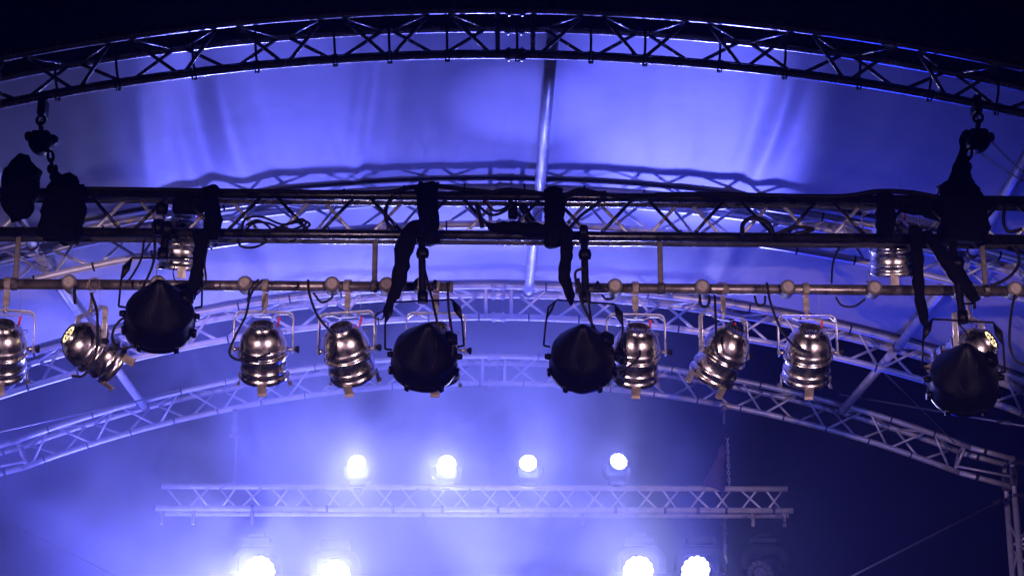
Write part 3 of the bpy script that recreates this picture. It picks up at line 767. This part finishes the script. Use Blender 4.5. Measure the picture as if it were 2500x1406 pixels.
# ------------------------------------------------------------------ rear truss
RYB = 15.75
zA = P(1250, 1190, RYB).z
xa, xb = P(395, 1190, RYB).x, P(1922, 1190, RYB).x
o = Vector(((xa+xb)/2, RYB, zA)); t = thing('rear_truss', 'straight pale lighting truss in the smoke carrying four lit washes', 'truss', o)
rz_ = [(0, zA), (-.12, zA-.208), (.12, zA-.208)]
for dy, z in rz_:
    e = .02 if dy else 0
    MB().tube((xa-e, RYB+dy, z), (xb+e, RYB+dy, z), .0245, 12).build('chord', 'alu', t, origin=o)
n = 12; pr = (xb-xa)/n
for i in range(n):
    x = xa+i*pr
    for dy in (-.12, .12):
        sh = 0 if dy < 0 else pr/2
        for p, q in (((x+.03+sh, zA), (x+pr/2-.01+sh, zA-.208)), ((x+pr/2+.02+sh, zA-.208), (x+pr-.03+sh, zA))):
            if q[0] > xb: continue
            ya = RYB if p[1] == zA else RYB+dy; yb_ = RYB if q[1] == zA else RYB+dy
            MB().tube((p[0], ya, p[1]), (q[0], yb_, q[1]), .009, 8).build('brace', 'alu', t, origin=o)
    for s_ in (0, 1):
        MB().tube((x+s_*pr/2, RYB-.12, zA-.208), (x+pr/2+s_*pr/2, RYB+.12, zA-.208) if not s_ else (x+pr, RYB-.12, zA-.208), .008, 6).build('brace', 'alu', t, origin=o) if i % 1 == 0 and not s_ else None
for px in (402, 478, 620, 1033, 1420, 1832, 1908):
    x = P(px, 1250, RYB).x
    MB().bbox((x, RYB-.12, zA-.29), (.03, .02, .11), .003).build('bracket', 'steel', t, origin=o)
for px in (620, 800, 960, 1080, 1215, 1500, 1620, 1700, 1768, 1883):
    x = P(px, 1250, RYB).x
    MB().tube((x-.012, RYB-.12, zA-.208), (x+.012, RYB-.12, zA-.208), .029, 12).build('band', 'strap', t, origin=o)

# ------------------------------------------------------------------ led wash heads
def petals(r, n1, n2, rr, z, mb, seedrot=0):
    cs = [(0, 0)]
    cs += [(r*.45*math.cos(R(360/n2*i)), r*.45*math.sin(R(360/n2*i))) for i in range(n2)]
    cs += [(r*math.cos(R(360/n1*i+seedrot)), r*math.sin(R(360/n1*i+seedrot))) for i in range(n1)]
    for x, y in cs: mb.lathe([(0, 0), (rr*.8, 0), (rr, -.004)], 10, Matrix.Translation((x, y, z)))
    return mb
def make_head(sc_, up, lit):
    """moving head; local origin at the base, up = standing, else hanging"""
    s_ = 1 if up else -1
    t = thing('moving_head', '', 'moving light', (0, 0, 0), 0, '')
    MB().bbox((0, 0, s_*.025*sc_), (.17*sc_, .12*sc_, .05*sc_), .012*sc_).bbox((0, 0, -s_*.01*sc_), (.08*sc_, .05*sc_, .03*sc_), .004).build('base', 'paint', t)
    path = [(-.125, 0, .20), (-.125, 0, .14), (-.115, 0, .10), (-.085, 0, .075), (0, 0, .07), (.085, 0, .075), (.115, 0, .10), (.125, 0, .14), (.125, 0, .20)]
    MB().sweep([(x*sc_, y, s_*z*sc_) for x, y, z in path], .022*sc_, 10, flat=(1.1, .7)).build('yoke', 'paint', t)
    hd = MB().lathe([(0, -.10), (.05, -.095), (.075, -.07), (.085, -.02), (.09, .05), (.095, .075), (.088, .08), (.085, .072)], 28, Matrix.Scale(sc_, 4)).build('head', 'paint', t, loc=(0, 0, s_*.21*sc_), rot=(R(90), 0, 0))
    mb = MB(); petals(.070*sc_, 13, 7, .0185*sc_, .079*sc_, mb)
    if lit: mb.lathe([(0, 0), (.070*sc_, 0)], 24, Matrix.Translation((0, 0, .0765*sc_)))
    mb.build('lens', 'lens' if lit else 'lensoff', hd)
    return t
h0 = make_head(.86, True, True)
ups = ['leftmost of the four lit washes standing on the rear truss', 'second from left of the lit washes standing on the rear truss',
       'third from left of the lit washes standing on the rear truss', 'rightmost lit wash standing on the rear truss, nearest the dark']
for i, ((px, py), lb) in enumerate(zip(LED_UP, ups)):
    o = h0 if i == 0 else copy_tree(h0)
    p = P(px, py, LY_UP); o.location = (p.x, LY_UP, p.z-.21*.86); o['label'] = lb; o['group'] = 'lit washes standing on the rear truss'
    for ch in o.children:
        if ch.name.startswith('head'): ch.rotation_euler = (R(78), 0, R((-10, 6, -4, 12)[i]))
h1_ = make_head(1.46, False, True)
los = ['lit moving head at the bottom left, egg-shaped glare at the frame edge', 'lit moving head second from left along the bottom edge',
       'lit moving head at the bottom right, left of the pair', 'lit moving head furthest right along the bottom, its disc turned sideways']
for i, ((px, py), lb) in enumerate(zip(LED_LO, los)):
    o = h1_ if i == 0 else copy_tree(h1_)
    p = P(px, py, LY_LO); o.location = (p.x, LY_LO, p.z+.21*1.46); o['label'] = lb; o['group'] = 'moving heads hung below the rear truss'
    for ch in o.children:
        if ch.name.startswith('head'): ch.rotation_euler = (R((80, 84, 84, 82)[i]), R((0, 0, 0, 0)[i]), R((24, 6, -14, -28)[i]))
hu = make_head(1.32, False, False); p = P(1868, 1392, LY_LO); hu.location = (p.x, LY_LO, p.z+.21*1.32)
hu['label'] = 'unlit moving head hanging at the bottom right with rim light on its yoke'; hu['group'] = 'moving heads hung below the rear truss'
for ch in hu.children:
    if ch.name.startswith('head'): ch.rotation_euler = (R(115), 0, R(-35))
# pipes the heads hang from
t = thing('hanging_bar', 'dim steel bar in the glare just above the moving heads', 'pipe', (0, LY_LO, 0))
zz = P(1250, 1388, LY_LO).z+.21*1.32+.035
MB().tube((P(560, 1388, LY_LO).x, LY_LO, zz), (P(1930, 1388, LY_LO).x, LY_LO, zz), .018, 10).build('pipe', 'alu_dark', t)
for px in (620, 1205, 1563, 1832):
    x = P(px, 1300, LY_LO).x; MB().tube((x, LY_LO, zz), (x, RYB-.12, zA-.22), .008, 8).build('drop_rod', 'alu_dark', t)

# rear chain hoists carrying the rear truss
for px, yb_, lb in ((1768, 1000, 'slim chain hoist above the right part of the rear truss with a purple bag'),
                    (574, 1020, 'slim chain hoist faint in the smoke above the left part of the rear truss')):
    c = P(px, yb_, RYB); t = thing('rear_hoist', lb, 'hoist', c, 0, 'hoists carrying the rear truss')
    x = c.x; zk = arc_z(3, x)
    MB().bbox((x, RYB, (zk+c.z)/2-.0), (.05, .05, .06), .008).build('beam_clamp', 'steel', t, origin=c)
    MB().tube((x, RYB, zk), (x, RYB, c.z-.12), .014, 8).build('top_hook', 'steel', t, origin=c)
    cb = P(px, 1050, RYB)
    MB().bbox((x, RYB, cb.z), (.05, .06, .10), .012).bbox((x, RYB-.02, cb.z-.05), (.085, .05, .03), .006).build('drum', 'steel' if px < 1000 else 'paint', t, origin=c)
    mb = MB(); link_chain(mb, (x+.02, RYB, cb.z-.05), (x+.02, RYB, zA+.03), 14, .004, .010); mb.build('lift_chain', 'wire', t, origin=c)
    if px > 1000:
        cloth([(1768, 1085), (1760, 1110), (1750, 1150), (1742, 1190)], [.02, .035, .06, .10], RYB-.06, 'purple chain bag resting on the right of the rear truss', (1, .6), 'chain_bag', 'bag', 'purple', None)
mb = MB().tube(P(1768, 1192, RYB+.2), P(1772, 1500, RYB+.2), .022, 10)
tag(mb.build('upright_pole', 'alu_dark', origin=P(1768, 1192, RYB+.2)), 'dim vertical pole below the purple chain bag', 'pole')

# ------------------------------------------------------------------ corner tower
cxr = P(2480, 1240, RYB-.12).x
for sgn, tlab in ((1, 'tall square tower at the right rear corner of the stage'), (-1, 'left rear corner tower, only its joint with the arch showing at the frame edge')):
    cx = cxr if sgn > 0 else 2*XC-cxr
    o = Vector((cx, RYB-.12, 0)); t = thing('corner_tower', tlab, 'tower', o, 0, 'rear corner towers')
    ztop = P(2480, 1215, RYB-.12).z; xo, yo = .24*sgn, .24
    legs = [(cx, RYB-.12), (cx, RYB+.12), (cx+xo, RYB-.12), (cx+xo, RYB+.12)]
    for x, y in legs: MB().tube((x, y, 1.0), (x, y, ztop), .0265, 14).build('leg', 'alu', t, origin=o)
    z = 1.2; i = 0
    while z < ztop-.3:
        for (xa_, ya_), (xb_, yb_) in ((legs[0], legs[2]), (legs[0], legs[1]), (legs[1], legs[3])):
            a, b = (xa_, ya_, z), (xb_, yb_, z+.24)
            if i % 2: a, b = (xb_, yb_, z), (xa_, ya_, z+.24)
            MB().tube(a, b, .0095, 8).build('brace', 'alu', t, origin=o)
        MB().tube((cx, RYB-.12, z), (cx+xo, RYB-.12, z), .0095, 8).build('brace', 'alu', t, origin=o)
        z += .24; i += 1
    # sleeve block and hinge
    zs = P(2465, 1170, RYB).z
    for x, y in legs[:2]:
        MB().bbox((x, y, zs), (.06, .06, .16), .008).build('sleeve', 'steel', t, origin=o)
    MB().bbox((cx+.12*sgn, RYB, ztop+.02), (.30, .30, .03), .006).build('head_plate', 'alu_dark', t, origin=o)
    MB().bbox((cx+.12*sgn, RYB, ztop+.30), (.30, .30, .03), .006).build('head_plate', 'alu_dark', t, origin=o)
    for x, y in legs: MB().tube((x, y, ztop), (x, y, ztop+.36), .02, 12).build('head_post', 'alu', t, origin=o)
    e1 = arc_pt(3, sgn*HALF[3]); e2 = arc_pt(3, sgn*HALF[3], HT, -HW); e3 = arc_pt(3, sgn*HALF[3], HT, HW)
    for e, y in ((e1, RYB), (e2, RYB-.12), (e3, RYB+.12)):
        q = Vector((cx+.02*sgn, y, e.z-(.10 if e is not e1 else .12)))
        MB().tube(e, q, .024, 12).build('arch_joint', 'alu', t, origin=o)
        MB().tube(e+(q-e)*.3, e+(q-e)*.36, .031, 12).build('band', 'strap', t, origin=o)
    MB().tube(e1+Vector((-.05*sgn, -.05, .05)), Vector((cx, RYB-.12, zs)), .011, 8).build('brace', 'alu', t, origin=o)

# ------------------------------------------------------------------ guy wires
def wire(a, b, label, r=.005, buckle=None):
    pa, pb = P(*a), P(*b); o = pa
    t = thing('guy_wire', label, 'wire', o, 0, 'steel bracing wires')
    MB().tube(pa, pb, r, 6).build('rope', 'wire', t, origin=o)
    if buckle:
        for f in buckle:
            c = pa+(pb-pa)*f; d = (pb-pa).normalized()
            MB().sweep([c-d*.09, c-d*.05, c+d*.05, c+d*.09], [.008, .017, .017, .008], 8).build('turnbuckle', 'steel', t, origin=o)
wire((2050, 962, 15.6), (2560, 1050, 13.2), 'steel wire with a turnbuckle crossing below the rightmost black lamp', .008, (.82,))
wire((2440, 1222, 15.6), (2040, 1426, 14.2), 'steel wire slanting down left from the corner tower', .0075, (.03,))
wire((-30, 1060, 13.7), (440, 955, 15.5), 'steel wire above the smoky end of the rearmost arch', .007)
wire((20, 1275, 15.4), (330, 1430, 14.0), 'faint steel wire low in the smoke at the left', .007)
wire((2130, 880, 13.7), (2330, 1080, 15.4), 'dim steel wire slanting right between the two rear arches', .006)

# ------------------------------------------------------------------ ground and stage
mb = MB(); mb.add([(-80, -60, 0), (80, -60, 0), (80, 120, 0), (-80, 120, 0)], [(0, 1, 2, 3)], False)
tag(mb.build('ground', 'grass'), 'paved square in front of the stage', None, None, 'structure')
tag(MB().bbox((XC, 12.5, .5), (10.4, 8.4, 1.0), .03).build('stage_deck', 'deck'), 'black stage deck', None, None, 'structure')

for i, f in enumerate(FLOODS):
    t = thing('flood_light', ('left', 'right')[i]+' warm floodlight on a short mast out in the square', 'floodlight', (f[0], f[1], 0))
    MB().tube((0, -.12, 0), (0, -.12, f[2]+.1), .03, 10).build('mast', 'steel', t)
    MB().bbox((0, -.10, f[2]), (.34, .06, .26), .01).build('housing', 'paint', t)
    MB().bbox((0, .375, f[2]+.151), (3.4, .87, .006), .001, Matrix.Rotation(math.atan(.2), 3, 'X')).build('cutoff_board', 'paint', t)  # unseen board added to keep the flood off the front arch and roof

# ------------------------------------------------------------------ smoke
m = bpy.data.materials.new('stage_smoke'); m.use_nodes = True; nt = m.node_tree
for n_ in list(nt.nodes):
    if n_.type != 'OUTPUT_MATERIAL': nt.nodes.remove(n_)
out = [n_ for n_ in nt.nodes if n_.type == 'OUTPUT_MATERIAL'][0]
vol = nt.nodes.new('ShaderNodeVolumePrincipled'); vol.inputs['Color'].default_value = (.72, .76, 1, 1); vol.inputs['Anisotropy'].default_value = .35
nt.links.new(vol.outputs[0], out.inputs['Volume'])
def N(t_, **kw):
    n_ = nt.nodes.new(t_)
    for k_, v_ in kw.items(): setattr(n_, k_, v_)
    return n_
tc = N('ShaderNodeTexCoord'); no = N('ShaderNodeTexNoise'); no.inputs['Scale'].default_value = .8; no.inputs['Detail'].default_value = 5; no.inputs['Roughness'].default_value = .58; no.inputs['Distortion'].default_value = 1.1
nt.links.new(tc.outputs['Object'], no.inputs['Vector'])
sep = N('ShaderNodeSeparateXYZ'); nt.links.new(tc.outputs['Object'], sep.inputs[0])
def mr(src, a, b, c, d, smooth=True):
    r_ = N('ShaderNodeMapRange'); r_.interpolation_type = 'SMOOTHSTEP' if smooth else 'LINEAR'
    for i_, v_ in enumerate((a, b, c, d)): r_.inputs[i_+1].default_value = v_
    nt.links.new(src, r_.inputs[0]); return r_.outputs[0]
def mul(a, b):
    x_ = N('ShaderNodeMath', operation='MULTIPLY')
    for i_, s_ in enumerate((a, b)):
        if isinstance(s_, (int, float)): x_.inputs[i_].default_value = s_
        else: nt.links.new(s_, x_.inputs[i_])
    return x_.outputs[0]
def addn(a, b):
    x_ = N('ShaderNodeMath', operation='ADD')
    for i_, s_ in enumerate((a, b)):
        if isinstance(s_, (int, float)): x_.inputs[i_].default_value = s_
        else: nt.links.new(s_, x_.inputs[i_])
    return x_.outputs[0]
X, Yv, Z = sep.outputs[0], sep.outputs[1], sep.outputs[2]
# object coordinates are world coordinates (origin at 0)
nz = mr(no.outputs['Fac'], .43, .59, .22, 2.3)
wob = addn(X, mul(addn(no.outputs['Fac'], -.5), 2.6))
right = mr(wob, .8, 1.9, 1.0, .012)
front = mr(Yv, 11.5, 14.2, 0.03, 1.0)
high = mr(Z, 4.9, 6.2, 1.0, .40)
dens = mul(mul(mul(nz, right), mul(front, high)), .165)
edge = mul(mr(Yv, 9.9, 10.8, 0, 1), mr(Yv, 17.6, 18.9, 1, 0))
low = mr(Z, 3.4, 4.9, 1.5, 1.0)
dens = mul(mul(addn(dens, .003), edge), low)
nt.links.new(dens, vol.inputs['Density'])
sm = MB().box((0, 14.5, 3.65), (11, 9, 5.2)).build('smoke', m)
tag(sm, 'pale stage smoke drifting at the lower left and centre', None, None, 'stuff')

# ------------------------------------------------------------------ thin night haze round everything
hz = bpy.data.materials.new('night_haze'); hz.use_nodes = True; hn = hz.node_tree
for n_ in list(hn.nodes):
    if n_.type != 'OUTPUT_MATERIAL': hn.nodes.remove(n_)
hv = hn.nodes.new('ShaderNodeVolumePrincipled'); hv.inputs['Color'].default_value = (.12, .12, 1, 1); hv.inputs['Density'].default_value = .0034; hv.inputs['Anisotropy'].default_value = .5
hn.links.new(hv.outputs[0], [n_ for n_ in hn.nodes if n_.type == 'OUTPUT_MATERIAL'][0].inputs['Volume'])
tag(MB().box((0, 30, 3.5), (164, 184, 9.2)).build('haze', hz), 'thin night haze over the stage', None, None, 'stuff')
